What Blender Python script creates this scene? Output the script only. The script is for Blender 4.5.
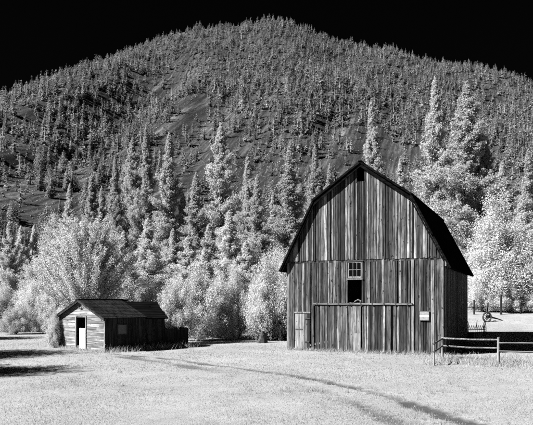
import bpy, math, random
import numpy as np
R = math.radians
scn = bpy.context.scene
for o in list(bpy.data.objects):
    bpy.data.objects.remove(o)

# ------------------------------------------------------------------ camera
EYE = 3.0
cam_d = bpy.data.cameras.new('camera')
cam = bpy.data.objects.new('camera', cam_d)
scn.collection.objects.link(cam)
cam.location = (0, 0, EYE)
cam.rotation_euler = (R(90), 0, 0)
cam_d.sensor_width = 36.0
cam_d.lens = 36.0 * 500.0 / 435.0
cam_d.shift_y = (287.0 - 215.5) / 435.0          # rising front, as on a view camera
cam_d.clip_start = 0.1
cam_d.clip_end = 9000
scn.camera = cam

# ------------------------------------------------------------------ light
SUN_EL = 37.0
sx, sy = -0.92, -0.392                           # where the sun stands (left, a little behind the camera)
az = math.atan2(sx, sy)
w = bpy.data.worlds.new('World'); scn.world = w; w.use_nodes = True
nt = w.node_tree
for n in list(nt.nodes): nt.nodes.remove(n)
sky = nt.nodes.new('ShaderNodeTexSky'); sky.sky_type = 'NISHITA'; sky.sun_disc = False
sky.sun_elevation = R(SUN_EL); sky.sun_rotation = az
bw = nt.nodes.new('ShaderNodeRGBToBW')            # monochrome infrared film: a clear sky is almost black
filt = nt.nodes.new('ShaderNodeMath'); filt.operation = 'MULTIPLY'; filt.inputs[1].default_value = 0.003
bg = nt.nodes.new('ShaderNodeBackground'); bg.inputs['Strength'].default_value = 0.05
wo = nt.nodes.new('ShaderNodeOutputWorld')
nt.links.new(sky.outputs[0], bw.inputs[0]); nt.links.new(bw.outputs[0], filt.inputs[0])
nt.links.new(filt.outputs[0], bg.inputs['Color']); nt.links.new(bg.outputs[0], wo.inputs['Surface'])

sl = bpy.data.lights.new('sun', 'SUN'); sl.energy = 5.0; sl.angle = R(0.5); sl.color = (1, 1, 1)
sun = bpy.data.objects.new('sun', sl); scn.collection.objects.link(sun)
import mathutils
ce = math.cos(R(SUN_EL))
sdir = mathutils.Vector((sx * ce, sy * ce, math.sin(R(SUN_EL))))
sun.rotation_euler = sdir.to_track_quat('Z', 'Y').to_euler()
sun.location = (-60, -20, 60)

scn.view_settings.view_transform = 'Standard'
scn.view_settings.look = 'None'
scn.view_settings.exposure = 2.25
scn.view_settings.gamma = 1.0
scn.view_settings.use_curve_mapping = False
scn.cycles.max_bounces = 5
scn.cycles.diffuse_bounces = 4
scn.cycles.glossy_bounces = 2
scn.cycles.transmission_bounces = 3
scn.cycles.use_denoising = False
scn.cycles.pixel_filter_type = 'BLACKMAN_HARRIS'
scn.cycles.filter_width = 1.5

# ------------------------------------------------------------------ helpers
rs = np.random.default_rng(11)
random.seed(5)
COL = scn.collection

def mk_mesh(name, v, f, mats=(), smooth=False, midx=None):
    """v (N,3) array, f (M,k) array or list of faces"""
    me = bpy.data.meshes.new(name)
    v = np.asarray(v, dtype=np.float32)
    if isinstance(f, np.ndarray):
        k = f.shape[1]; m = f.shape[0]
        me.vertices.add(len(v)); me.vertices.foreach_set('co', v.ravel())
        me.loops.add(m * k); me.loops.foreach_set('vertex_index', f.astype(np.int32).ravel())
        me.polygons.add(m); me.polygons.foreach_set('loop_start', np.arange(0, m * k, k, dtype=np.int32))
        me.update(calc_edges=True)
    else:
        me.from_pydata([tuple(map(float, p)) for p in v], [], f); me.update()
    for mt in mats: me.materials.append(mt)
    if midx is not None: me.polygons.foreach_set('material_index', np.asarray(midx, dtype=np.int32))
    if smooth: me.polygons.foreach_set('use_smooth', np.ones(len(me.polygons), dtype=bool))
    return me

def ob(name, me, parent=None, loc=(0, 0, 0), rotz=0.0):
    o = bpy.data.objects.new(name, me); COL.objects.link(o)
    o.location = loc; o.rotation_euler = (0, 0, rotz)
    if parent: o.parent = parent
    return o

def tag(o, label=None, cat=None, group=None, kind=None):
    if label: o['label'] = label
    if cat: o['category'] = cat
    if group: o['group'] = group
    if kind: o['kind'] = kind
    return o

class MB:
    def __init__(s): s.v = []; s.f = []
    def add(s, vs, fs):
        b = len(s.v); s.v += [tuple(p) for p in vs]; s.f += [tuple(i + b for i in q) for q in fs]; return s
    def box(s, x0, x1, y0, y1, z0, z1):
        return s.add([(x0,y0,z0),(x1,y0,z0),(x1,y1,z0),(x0,y1,z0),(x0,y0,z1),(x1,y0,z1),(x1,y1,z1),(x0,y1,z1)],
                     [(3,2,1,0),(4,5,6,7),(0,1,5,4),(1,2,6,5),(2,3,7,6),(3,0,4,7)])
    def prism(s, poly, y0, y1):
        """poly in (x,z), counter-clockwise seen from -y, extruded from y0 to y1"""
        n = len(poly)
        vs = [(x, y0, z) for x, z in poly] + [(x, y1, z) for x, z in poly]
        fs = [tuple(range(n)), tuple(range(2*n-1, n-1, -1))]
        for i in range(n):
            j = (i + 1) % n; fs.append((i, i + n, j + n, j))
        return s.add(vs, fs)
    def tube(s, pts, rad, n=7, cap=True):
        pts = [mathutils.Vector(p) for p in pts]; rings = []
        if not hasattr(rad, '__len__'): rad = [rad] * len(pts)
        vs = []; fs = []
        for i, p in enumerate(pts):
            d = (pts[min(i+1, len(pts)-1)] - pts[max(i-1, 0)]).normalized()
            up = mathutils.Vector((0, 0, 1)) if abs(d.z) < .9 else mathutils.Vector((1, 0, 0))
            a = d.cross(up).normalized(); b = d.cross(a).normalized()
            for k in range(n):
                t = 2 * math.pi * k / n
                vs.append(p + (a * math.cos(t) + b * math.sin(t)) * rad[i])
        for i in range(len(pts) - 1):
            for k in range(n):
                k2 = (k + 1) % n
                fs.append((i*n+k, i*n+k2, (i+1)*n+k2, (i+1)*n+k))
        if cap:
            fs.append(tuple(range(n-1, -1, -1))); fs.append(tuple(range((len(pts)-1)*n, len(pts)*n)))
        return s.add(vs, fs)
    def mesh(s, name, mat, smooth=False):
        return mk_mesh(name, np.array(s.v), s.f, [mat] if mat else [], smooth)
    def build(s, name, mat, parent=None, smooth=False):
        return ob(name, s.mesh(name, mat, smooth), parent)

_tab = rs.random((256, 256))
def vnoise(x, y, sc, off=0):
    x = np.asarray(x, float) / sc + 37.3 * (off + 1); y = np.asarray(y, float) / sc + 11.7 * (off + 1)
    xi = np.floor(x).astype(int); yi = np.floor(y).astype(int); fx = x - xi; fy = y - yi
    fx = fx*fx*(3-2*fx); fy = fy*fy*(3-2*fy)
    g = lambda a, b: _tab[a & 255, b & 255]
    return (g(xi,yi)*(1-fx)+g(xi+1,yi)*fx)*(1-fy) + (g(xi,yi+1)*(1-fx)+g(xi+1,yi+1)*fx)*fy
def fbm(x, y, sc, off=0, o=4):
    t = 0; a = .5
    for i in range(o): t = t + a * vnoise(x, y, sc / 2**i, off + i); a *= .5
    return t * 2 - 1
def sstep(a, b, x):
    t = np.clip((x - a) / (b - a), 0, 1); return t*t*(3-2*t)

# ------------------------------------------------------------------ materials (all neutral: monochrome film)
def new_mat(name):
    m = bpy.data.materials.new(name); m.use_nodes = True
    n = m.node_tree
    for q in list(n.nodes): n.nodes.remove(q)
    out = n.nodes.new('ShaderNodeOutputMaterial')
    return m, n, out
def N(n, t, **kw):
    q = n.nodes.new(t)
    for k, v in kw.items(): setattr(q, k, v)
    return q
def ramp(n, fac, pts):
    r = N(n, 'ShaderNodeValToRGB'); e = r.color_ramp.elements
    while len(e) < len(pts): e.new(.5)
    for i, (p, c) in enumerate(pts): e[i].position = p; e[i].color = (c, c, c, 1)
    n.links.new(fac, r.inputs[0]); return r.outputs[0]
def noise(n, scale, detail=4, vec=None, rough=.6):
    q = N(n, 'ShaderNodeTexNoise'); q.inputs['Scale'].default_value = scale; q.inputs['Detail'].default_value = detail
    q.inputs['Roughness'].default_value = rough
    if vec is not None: n.links.new(vec, q.inputs['Vector'])
    return q.outputs[0]
def math_(n, op, a, b):
    q = N(n, 'ShaderNodeMath', operation=op)
    for i, x in enumerate((a, b)):
        if isinstance(x, (int, float)): q.inputs[i].default_value = x
        else: n.links.new(x, q.inputs[i])
    return q.outputs[0]
def bump(n, h, dist, strength=1.0):
    b = N(n, 'ShaderNodeBump'); b.inputs['Distance'].default_value = dist; b.inputs['Strength'].default_value = strength
    n.links.new(h, b.inputs['Height']); return b.outputs[0]
def principled(n, out, col, rough=.85, spec=.25, nrm=None):
    p = N(n, 'ShaderNodeBsdfPrincipled')
    if isinstance(col, (int, float)): p.inputs['Base Color'].default_value = (col, col, col, 1)
    else: n.links.new(col, p.inputs['Base Color'])
    p.inputs['Roughness'].default_value = rough; p.inputs['Specular IOR Level'].default_value = spec
    if nrm is not None: n.links.new(nrm, p.inputs['Normal'])
    n.links.new(p.outputs[0], out.inputs[0]); return p

K = 1.68
def mat_wood(name, tones, axis='z', fine=1.0, contrast=1.0, spec=.15):
    """weathered board; every board takes its own tone, grain runs along the axis"""
    m, n, out = new_mat(name)
    tc = N(n, 'ShaderNodeTexCoord'); oi = N(n, 'ShaderNodeObjectInfo')
    ad = N(n, 'ShaderNodeVectorMath', operation='ADD'); cx_ = N(n, 'ShaderNodeCombineXYZ')
    n.links.new(math_(n, 'MULTIPLY', oi.outputs['Random'], 37.0), cx_.inputs[0]); n.links.new(math_(n, 'MULTIPLY', oi.outputs['Random'], 91.0), cx_.inputs[2])
    n.links.new(tc.outputs['Object'], ad.inputs[0]); n.links.new(cx_.outputs[0], ad.inputs[1])   # no two boards share a grain
    def mapped(across, along):
        mp = N(n, 'ShaderNodeMapping')
        s = {'z': (across, across, along), 'x': (along, across, across), 'y': (across, along, across)}[axis]
        mp.inputs['Scale'].default_value = tuple(q * fine for q in s)
        n.links.new(ad.outputs[0], mp.inputs['Vector']); return mp.outputs[0]
    tone = ramp(n, oi.outputs['Random'], [(p, c * K) for p, c in tones])
    g = noise(n, 1.0, 5, mapped(40, 1.6), .7)
    g1 = noise(n, 1.0, 3, mapped(13, .55), .6)
    grain = math_(n, 'MULTIPLY', ramp(n, g, [(.30, max(.12, 1 - .75*contrast)), (.5, 1.0), (.70, 1 + .4*contrast)]),
                  ramp(n, g1, [(.36, max(.15, 1 - .72*contrast)), (.5, 1.0), (.66, 1 + .5*contrast)]))
    big = ramp(n, noise(n, 1.3, 4, mapped(1.6, .8)), [(.3, .55), (.7, 1.35)])
    kn = ramp(n, noise(n, 1.0, 2, mapped(9, 4.5), .5), [(.29, .16), (.35, 1.0)])
    c = math_(n, 'MULTIPLY', math_(n, 'MULTIPLY', tone, grain), math_(n, 'MULTIPLY', big, kn))
    principled(n, out, c, .9, spec, bump(n, g, .014, .9))
    return m

def mat_leaf(name, alb, transl=.3, var=.3, objvar=.15, att=None):
    m, n, out = new_mat(name)
    ge = N(n, 'ShaderNodeNewGeometry'); oi = N(n, 'ShaderNodeObjectInfo')
    a = ramp(n, ge.outputs['Random Per Island'], [(0, alb * (1 - var)), (1, min(.92, alb * (1 + var)))])
    b = ramp(n, oi.outputs['Random'], [(0, 1 - objvar), (1, 1 + objvar*.6)])
    if att:
        q = N(n, 'ShaderNodeAttribute'); q.attribute_name = att; b = q.outputs['Fac']
    c = math_(n, 'MINIMUM', math_(n, 'MULTIPLY', a, b), .92)
    d = N(n, 'ShaderNodeBsdfDiffuse'); t = N(n, 'ShaderNodeBsdfTranslucent'); mx = N(n, 'ShaderNodeMixShader')
    mx.inputs[0].default_value = transl
    n.links.new(c, d.inputs[0]); n.links.new(c, t.inputs[0])
    n.links.new(d.outputs[0], mx.inputs[1]); n.links.new(t.outputs[0], mx.inputs[2]); n.links.new(mx.outputs[0], out.inputs[0])
    return m

def mat_plain(name, col, rough=.8, nz=8.0, var=.3, spec=.25):
    m, n, out = new_mat(name)
    tc = N(n, 'ShaderNodeTexCoord')
    g = noise(n, nz, 5, tc.outputs['Object'])
    principled(n, out, ramp(n, g, [(.3, K * col * (1 - var)), (.7, K * col * (1 + var))]), rough, spec, bump(n, g, .01, .5))
    return m

M = {}
M['barn_wood'] = mat_wood('weathered_barn_wood', [(0, .006), (.2, .0135), (.55, .026), (.82, .047), (1, .10)], 'z', 1.0, 1.15)
M['trim_wood'] = mat_wood('pale_trim_wood', [(0, .05), (1, .08)], 'z', 1, .7)
M['rail_wood'] = mat_wood('weathered_rail_wood', [(0, .035), (1, .06)], 'x', 1, .9)
M['post_wood'] = mat_wood('weathered_post_wood', [(0, .05), (1, .075)], 'z', 1, .8)
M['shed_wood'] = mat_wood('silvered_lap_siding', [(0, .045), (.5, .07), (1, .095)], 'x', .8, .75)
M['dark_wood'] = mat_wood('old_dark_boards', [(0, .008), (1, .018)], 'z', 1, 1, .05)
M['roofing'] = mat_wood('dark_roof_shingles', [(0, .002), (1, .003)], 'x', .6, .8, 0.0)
M['shed_roofing'] = mat_wood('worn_shed_shingles', [(0, .006), (1, .008)], 'x', .6, .9, 0.02)
M['white_paint'] = mat_plain('chalky_white_paint', .3, .7, 14, .06)
M['sign_paint'] = mat_plain('faded_sign_paint', .075, .7, 9, .25)
M['iron'] = mat_plain('rusted_iron', .012, .7, 20, .4)
M['bark'] = mat_plain('tree_bark', .016, .95, 6, .5)
M['pale_bark'] = mat_plain('pale_bark', .025, .95, 6, .4)
M['leaf_conifer'] = mat_leaf('pine_needles_infrared', .315, .48, .15, .2)
M['leaf_broad'] = mat_leaf('broad_leaves_infrared', .42, .5, .14, .16)
M['leaf_bush'] = mat_leaf('shrub_leaves_infrared', .43, .5, .14, .18)
M['leaf_hill'] = mat_leaf('hillside_needles_infrared', .15, .35, .3, .3)
M['leaf_forest'] = mat_leaf('far_forest_needles_infrared', .14, .35, .3, 0, 'tone')
M['grass'] = mat_leaf('grass_blades_infrared', .25, .5, .18, 0)
M['weeds'] = mat_leaf('tall_weeds_infrared', .30, .5, .25, 0)
m, n, out = new_mat('dark_glass'); principled(n, out, .002, .08, .5); M['glass'] = m

# ------------------------------------------------------------------ terrain
PROF = [(-400,250),(-250,215),(-120,178),(-60,160),(0,143),(50,127),(73,120),(98,104),(123,95),(148,87),(173,75),(198,68),
        (223,64),(244,63),(269,58),(285,60),(306,69),(326,78),(347,81),(368,83),(389,91),(406,94),(431,95),(452,99),
        (468,106),(483,111),(533,124),(600,142),(700,175),(900,235)]
YR, YB = 830.0, 95.0
PX = np.array([(p - 266.5) / 500 * YR for p, _ in PROF]); PH = np.array([EYE + (287 - y) / 500 * YR for _, y in PROF])
def terrain(x, y):
    x = np.asarray(x, float); y = np.asarray(y, float)
    z = 1.75 * sstep(46, 68, y) * sstep(6.5, 17, x)
    z = z + 0.05 * fbm(x, y, 6, 3, 3) * sstep(200, 60, y)
    H = np.interp(x, PX, PH)
    t = np.clip((y - YB) / (YR - YB), 0, None)
    s = np.where(t <= 1, np.clip(t, 0, 1) ** 1.45, np.clip(1 - (t - 1) * .9, 0, 1))
    wdw = np.clip(4 * t * (1 - t), 0, 1) ** .7
    gx = -128 + 18 * (y - 450) / 300 + 12 * fbm(x*0, y, 120, 21, 2)  # ravine up the left part of the slope
    d = x - gx
    rav = -24 * np.exp(-(d / 36.0) ** 2) + 17 * np.exp(-((d + 78) / 52.0) ** 2)
    rav = rav * sstep(.22, .5, t) * sstep(1.0, .75, t)
    # second hollow low on the left
    d2 = x + 92 - .1 * (y - 200); lo = (-5 * np.exp(-(d2 / 18) ** 2) + 4 * np.exp(-((d2 + 36) / 22) ** 2)) * sstep(110, 160, y) * sstep(330, 230, y)
    xr = x - .27 * y
    rel = (22 * fbm(xr, y * .25, 110, 7, 3) + 11 * fbm(xr, y * .16, 38, 15, 3)) * wdw + 2.0 * fbm(x, y, 14, 9, 3) * np.clip(t * 12, 0, 1)
    return z + H * s + rav + lo + rel * np.clip(t*5, 0, 1)
def tz(x, y): return float(terrain(x, y))
def hit(px, py):
    ys = np.linspace(100, 900, 3000); xs = (px - 266.5) / 500 * ys; zr = EYE + (287 - py) / 500 * ys
    k = np.argmax(terrain(xs, ys) >= zr); return xs[k], ys[k]

# ruts of the farm track: points on the flat meadow
def gpt(px, py): Y = 500 * EYE / (py - 287); return ((px - 266.5) / 500 * Y, Y)
RUT1 = [gpt(*p) for p in [(140,330.5),(184,334.5),(228,340.5),(272,346),(306,351),(345,360),(384,371.5),(410,380),(445,392),(500,415)]]
RUT2 = [gpt(*p) for p in [(150,333),(196,339),(240,347),(282,353.5),(312,361),(338,370.5),(362,381),(385,393),(420,415)]]
def dist_poly(x, y, pts):
    d = np.full(np.shape(x), 1e9)
    for (ax, ay), (bx, by) in zip(pts[:-1], pts[1:]):
        vx, vy = bx - ax, by - ay
        t = np.clip(((x - ax) * vx + (y - ay) * vy) / (vx*vx + vy*vy), 0, 1)
        d = np.minimum(d, np.hypot(x - ax - t * vx, y - ay - t * vy))
    return d
def rut_mask(x, y):
    n1 = fbm(x, y, .9, 31, 4); n2 = fbm(x, y, 2.6, 41, 3); n3 = fbm(x, y, .30, 46, 3)
    d1 = dist_poly(x + .25 * n2, y + .35 * n1, RUT1); d2 = dist_poly(x + .3 * n2, y + .5 * n1, RUT2)
    wd = .15 + .14 * n2 + .08 * sstep(30, 14, y)
    a = sstep(wd + .12, wd - .06, d1 + .26 * n3) * sstep(-.75, -.1, n1 + .5 * n3 + .25 * sstep(34, 22, y))
    wd2 = .18 + .3 * n2
    b = sstep(wd2 + .22, wd2 - .08, d2 + .30 * n1 + .28 * n3) * sstep(-.35, .25, n2 + .6 * n1 + .1)
    c = .35 * sstep(.5, .1, np.minimum(d1, d2) + .3 * n3) * sstep(-.1, .5, n1 + n3)
    return np.clip(np.maximum(np.maximum(a, .8 * b), c), 0, 1)

# meadow sheet, with the worn track cut out of the same grid as its own object
def grid(xs, ys):
    X, Y = np.meshgrid(xs, ys); Z = terrain(X, Y)
    nx, ny = len(xs), len(ys)
    i = np.arange((ny-1)*(nx-1)); r = i // (nx-1); c = i % (nx-1); a = r*nx + c
    return np.stack([X, Y, Z], -1).reshape(-1, 3), np.stack([a, a+1, a+1+nx, a+nx], 1)

m, n, out = new_mat('meadow_turf')
at = N(n, 'ShaderNodeAttribute'); at.attribute_name = 'worn'
tc = N(n, 'ShaderNodeTexCoord')
g1 = noise(n, 1.2, 5, tc.outputs['Object']); g2 = noise(n, 22, 6, tc.outputs['Object'], .75)
g0 = noise(n, .22, 4, tc.outputs['Object'], .6); g3 = noise(n, 5.5, 4, tc.outputs['Object'], .7)
tur = math_(n, 'MULTIPLY', math_(n, 'MULTIPLY', ramp(n, g0, [(.35, .86), (.65, 1.08)]), ramp(n, g3, [(.3, .82), (.52, 1.03)])),  math_(n, 'MULTIPLY', ramp(n, g1, [(.3, .158), (.7, .198)]), ramp(n, g2, [(.28, .80), (.6, 1.10)])))
dirt = ramp(n, noise(n, 9, 6, tc.outputs['Object'], .7), [(.3, .015), (.7, .04)])
wf = math_(n, 'MULTIPLY', at.outputs['Fac'], ramp(n, g2, [(.3, 1.0), (.75, .75)]))
mx = N(n, 'ShaderNodeMix'); mx.data_type = 'FLOAT'
n.links.new(wf, mx.inputs[0]); n.links.new(tur, mx.inputs[2]); n.links.new(dirt, mx.inputs[3])
principled(n, out, mx.outputs[0], .95, .05, bump(n, g2, .035, .6))
M['turf'] = m

xs = np.concatenate([np.linspace(-400, -31, 60), np.arange(-30, -15.9, .3), np.arange(-15.8, 15.81, .19), np.arange(16, 30.01, .3), np.linspace(31, 400, 60)])
ys = np.concatenate([np.linspace(-250, 7, 30), np.arange(8, 13, .3), np.arange(13.1, 36, .16), np.arange(36.2, 50, .3), np.linspace(50.3, 97, 80)])
V, F = grid(xs, ys)
worn = rut_mask(V[:, 0], V[:, 1])
worn[(V[:,1] < 7) | (V[:,1] > 49)] = 0
V[:, 2] -= .05 * worn
fm = worn[F].mean(1) > .30
def sub(V, F, att, name):
    u, inv = np.unique(F, return_inverse=True)
    me = mk_mesh(name, V[u], inv.reshape(F.shape), [M['turf']], True)
    a = me.attributes.new('worn', 'FLOAT', 'POINT'); a.data.foreach_set('value', att[u].astype(np.float32))
    return ob(name, me)
tag(sub(V, F[~fm], worn, 'meadow'), 'bright mown grass meadow', kind='structure')
tag(sub(V, F[fm], worn, 'dirt_track'), 'worn dark wheel track curving across the meadow', kind='structure')

m, n, out = new_mat('hillside_soil')
tc = N(n, 'ShaderNodeTexCoord')
sp = N(n, 'ShaderNodeSeparateXYZ'); n.links.new(tc.outputs['Object'], sp.inputs[0])
cb = N(n, 'ShaderNodeCombineXYZ')
n.links.new(math_(n, 'MULTIPLY', math_(n, 'SUBTRACT', sp.outputs[0], math_(n, 'MULTIPLY', sp.outputs[1], .27)), .06), cb.inputs[0])
n.links.new(math_(n, 'MULTIPLY', sp.outputs[1], .007), cb.inputs[1])
a = ramp(n, noise(n, 1.0, 6, cb.outputs[0], .65), [(.36, .014), (.52, .024), (.66, .06)])
cb2 = N(n, 'ShaderNodeCombineXYZ')
n.links.new(math_(n, 'MULTIPLY', math_(n, 'SUBTRACT', sp.outputs[0], math_(n, 'MULTIPLY', sp.outputs[1], .27)), .32), cb2.inputs[0])
n.links.new(math_(n, 'MULTIPLY', sp.outputs[1], .022), cb2.inputs[1])
a = math_(n, 'MULTIPLY', a, ramp(n, noise(n, 1.0, 5, cb2.outputs[0], .7), [(.36, .45), (.5, .95), (.64, 2.1)]))
b = ramp(n, noise(n, .35, 5, tc.outputs['Object'], .7), [(.3, .7), (.7, 1.25)])
principled(n, out, math_(n, 'MULTIPLY', a, b), .95, .05, bump(n, noise(n, .5, 6, tc.outputs['Object'], .7), 1.2, .7))
M['soil'] = m
V, F = grid(np.concatenate([np.linspace(-2600, -720, 40), np.arange(-700, 701, 5.0), np.linspace(720, 2600, 40)]),
            np.concatenate([np.arange(90, 300, 3.5), np.arange(300, 900, 6.0), np.linspace(905, 2600, 40)]))
V[V[:, 1] < 97, 2] -= .4
tag(ob('mountain', mk_mesh('mountain', V, F, [M['soil']], True)), 'steep wooded mountainside', kind='structure')

# ------------------------------------------------------------------ the barn
BW, BL, EV, KW, KZ, RZ = 9.11, 12.0, 5.35, 1.77, 8.75, 10.76
def roofz(u):
    q = min(u, BW - u)
    return EV + (KZ - EV) / KW * q if q < KW else KZ + (RZ - KZ) / (BW/2 - KW) * (q - KW)
barn = ob('barn', None, None, (1.295, 37.0, 0), -math.atan2(3.7, 8.325))
tag(barn, 'tall weathered plank barn with gambrel roof on the meadow', 'barn')

def board(parent, u0, u1, zb0, zb1, zt0, zt1, y0, y1, mat=None, name='board', extra=None):
    poly = [(u0, zb0), (u1, zb1), (u1, zt1)] + ([extra] if extra else []) + [(u0, zt0)]
    return MB().prism(poly, y0, y1).build(name, M[mat or 'barn_wood'], parent)
def widths(a, b, lo=.09, hi=.20):
    us = [a]
    while us[-1] < b - hi: us.append(us[-1] + random.uniform(lo, hi))
    if b - us[-1] < lo * .7: us[-1] = b
    else: us.append(b)
    return list(zip(us[:-1], us[1:]))

front = ob('front_wall', None, barn)
# openings (u0,u1,z0,z1)
HL = (3.75, 4.60, 2.86, 5.30); VT = (4.30, 4.745, 9.80, 10.9)
def split(spans, cuts):
    o = []
    for a, b in spans:
        pts = sorted({a, b, *[c for c in cuts if a + .03 < c < b - .03]}); o += list(zip(pts[:-1], pts[1:]))
    return o
# lower siding beside and above the sliding doors
for a, b in split(widths(0.0, BW), (HL[0], HL[1], 1.72, 7.40, 1.45, .42)):
    g = random.choice((.014, .02, .028, .036, .05)); j = random.uniform(0, .02)
    lo = random.uniform(.02, .16); hi = EV + .12
    c = (a + b) / 2
    if HL[0] <= c <= HL[1]: hi = HL[2]
    if 1.72 < c < 7.40:
        if hi > 2.86: board(front, a + g, b, 2.70, 2.70, hi, hi, -.035 - j, -.004)
        elif hi > 2.71: board(front, a + g, b, 2.70, 2.70, hi, hi, -.035 - j, -.004)
        continue
    if .42 < c < 1.45: lo = 2.26
    board(front, a + g, b, lo, lo + random.uniform(-.02, .02), hi, hi, -.035 - j, -.004)
# gable siding, lapped over the lower boards
for a, b in split(widths(.03, BW - .03), (VT[0], VT[1], KW, BW - KW, BW / 2)):
    g = random.choice((.014, .02, .028, .036, .05)); j = random.uniform(0, .02)
    zb = EV - random.uniform(.0, .06); z0, z1 = roofz(a) - .02, roofz(b) - .02
    if VT[0] - .01 <= (a+b)/2 <= VT[1] + .01: z0 = z1 = VT[2]
    if max(z0, z1) < zb + .1: continue
    board(front, a + g, b, zb, zb, max(z0, zb + .02), max(z1, zb + .02), -.078 - j, -.048)
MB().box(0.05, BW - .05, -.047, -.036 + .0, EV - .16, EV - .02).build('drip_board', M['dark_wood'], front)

# sliding doors, each a panel of vertical boards hung below the rail
for d0, d1, off in ((1.78, 4.54, -.075), (4.58, 7.34, -.080)):
    dr = ob('sliding_door', None, barn)
    for a, b in widths(d0, d1, .09, .2):
        if d1 > 6 and a < 6.24 < b: b = max(a + .05, 6.20)
        lo = random.uniform(.03, .14)
        board(dr, a + random.choice((.014, .02, .03, .045)), b, lo, lo + random.uniform(-.02, .02), 2.70, 2.70, off - .02 - random.uniform(0, .01), off + .012)
    tag(dr, 'wide sliding door of vertical boards')
rail = MB().box(1.66, 7.46, -.19, -.10, 2.735, 2.83).build('door_rail', M['rail_wood'], barn)
for u in np.linspace(1.9, 7.2, 9): MB().box(u - .03, u + .03, -.21, -.191, 2.70, 2.86).build('bracket', M['iron'], rail)
MB().box(7.40, 7.53, -.115, -.046, .06, EV - .10).build('pale_batten', M['trim_wood'], front)
MB().box(1.55, 1.69, -.10, -.046, .08, 2.68).build('batten', M['barn_wood'], front)
MB().box(-.035, .105, -.075, -.036, .05, EV - .10).build('corner_board', M['trim_wood'], front)
MB().box(BW - .10, BW + .01, -.07, -.036, .05, EV - .10).build('corner_board', M['barn_wood'], front)
MB().box(4.17, 4.53, -.155, -.115, .10, 1.10).build('pale_patch_board', M['trim_wood'], barn)
# hayloft opening with a sash above
win = MB()
win.box(3.70, 3.76, -.10, -.03, 2.86, 5.28); win.box(4.59, 4.65, -.10, -.03, 2.86, 5.28)
lw = win.build('hayloft_opening_frame', M['barn_wood'], barn)
sash = MB()
s0, s1, b0, b1 = 3.77, 4.58, 4.36, 5.14
sash.box(s0, s1, -.075, -.03, b1, b1 + .07); sash.box(s0, s1, -.085, -.03, b0 - .08, b0)
sash.box(s0, s0 + .06, -.075, -.03, b0, b1); sash.box(s1 - .06, s1, -.075, -.03, b0, b1)
pw = (s1 - s0 - .12) / 3
for k in (1, 2): sash.box(s0 + .06 + pw*k - .014, s0 + .06 + pw*k + .014, -.07, -.035, b0, b1)
zm = (b0 + b1) / 2
for k in range(3):
    xa = s0 + .06 + pw*k + .014 * (k > 0); xb = s0 + .06 + pw*(k+1) - .014 * (k < 2)
    sash.box(xa, xb, -.07, -.035, zm - .014, zm + .014)
so = sash.build('sash_window', M['trim_wood'], barn)
for k in range(3):
    for (za, zb) in ((b0, zm - .014), (zm + .014, b1)):
        MB().box(s0 + .062 + pw*k + .014, s0 + .058 + pw*(k+1) - .014, -.056, -.050, za + .002, zb - .002).build('pane', M['glass'], so)
MB().box(3.70, 4.65, -.14, -.03, 4.17, 4.245).build('window_sill', M['trim_wood'], barn)
MB().box(3.72, 4.66, -.13, -.10, 5.22, 5.285).build('window_lintel', M['iron'], barn)
MB().tube([(4.15, -.06, 2.90), (4.35, .02, 3.02), (4.5, .05, 2.93)], .05, 6).build('hay_wisp', M['trim_wood'], barn)
# small plank door at the left
dr = ob('side_door', None, barn)
for a, b in ((.50, .70), (.705, .90), (.905, 1.09)):
    board(dr, a, b, .10, .10, 2.20, 2.20, -.10, -.07, 'trim_wood', 'plank')
for a, b in ((1.10, 1.26), (1.265, 1.44)):
    board(dr, a, b, .12, .12, 2.20, 2.20, -.075, -.05, 'barn_wood', 'plank')
MB().box(.46, 1.47, -.13, -.075, 2.215, 2.30).build('lintel', M['trim_wood'], barn)
for z, a, b in ((1.22, .52, .98), (1.86, 1.12, 1.44), (.48, 1.12, 1.40)):
    MB().box(a, b, -.118, -.102 if z == 1.22 else -.077, z, z + .07).build('strap_hinge', M['iron'], dr)
# small notice board
sg = MB().box(7.84, 8.38, -.13, -.09, 1.86, 2.40).build('notice_board', M['dark_wood'], barn)
MB().box(7.87, 8.35, -.142, -.131, 2.19, 2.37).build('sign_panel', M['sign_paint'], sg)
MB().box(7.87, 8.35, -.142, -.131, 2.08, 2.175).build('sign_panel', M['white_paint'], sg)
MB().box(7.87, 8.35, -.142, -.131, 1.89, 2.065).build('sign_panel', M['sign_paint'], sg)
# loft vent jambs
MB().box(VT[0] - .06, VT[0], -.10, -.04, VT[2] - .06, 10.45).build('vent_jamb', M['dark_wood'], barn)
MB().box(VT[1], VT[1] + .06, -.10, -.04, VT[2] - .06, 10.45).build('vent_jamb', M['dark_wood'], barn)

# side walls of boards, back wall
for nm, x0, x1 in (('right_wall', BW + .004, BW + .034), ('left_wall', -.034, -.004)):
    wl = ob(nm, None, barn); wl.name = 'side_wall'
    for a, b in widths(0.0, BL, .18, .30):
        j = random.uniform(0, .008)
        MB().box(x0 - (j if x0 < 0 else 0), x1 + (j if x0 > 0 else 0), a + .008, b, random.uniform(.02, .12), EV).build('board', M['barn_wood'], wl)
MB().prism([(0, 0), (BW, 0), (BW, EV), (BW - KW, KZ), (BW/2, RZ), (KW, KZ), (0, EV)], BL + .004, BL + .04).build('back_wall', M['barn_wood'], barn)
fr = ob('frame', None, barn); fr.name = 'timber_frame'
for u in (.12, 2.9, 6.2, BW - .12):
    for v in (.12, 4.0, 8.0, BL - .12):
        MB().box(u - .09, u + .09, v - .09, v + .09, 0, EV if u < 1 or u > 8 else 8.7).build('post', M['dark_wood'], fr)
MB().box(.05, BW - .05, .3, BL - .1, 2.62, 2.70).build('loft_floor', M['dark_wood'], barn)

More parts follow.
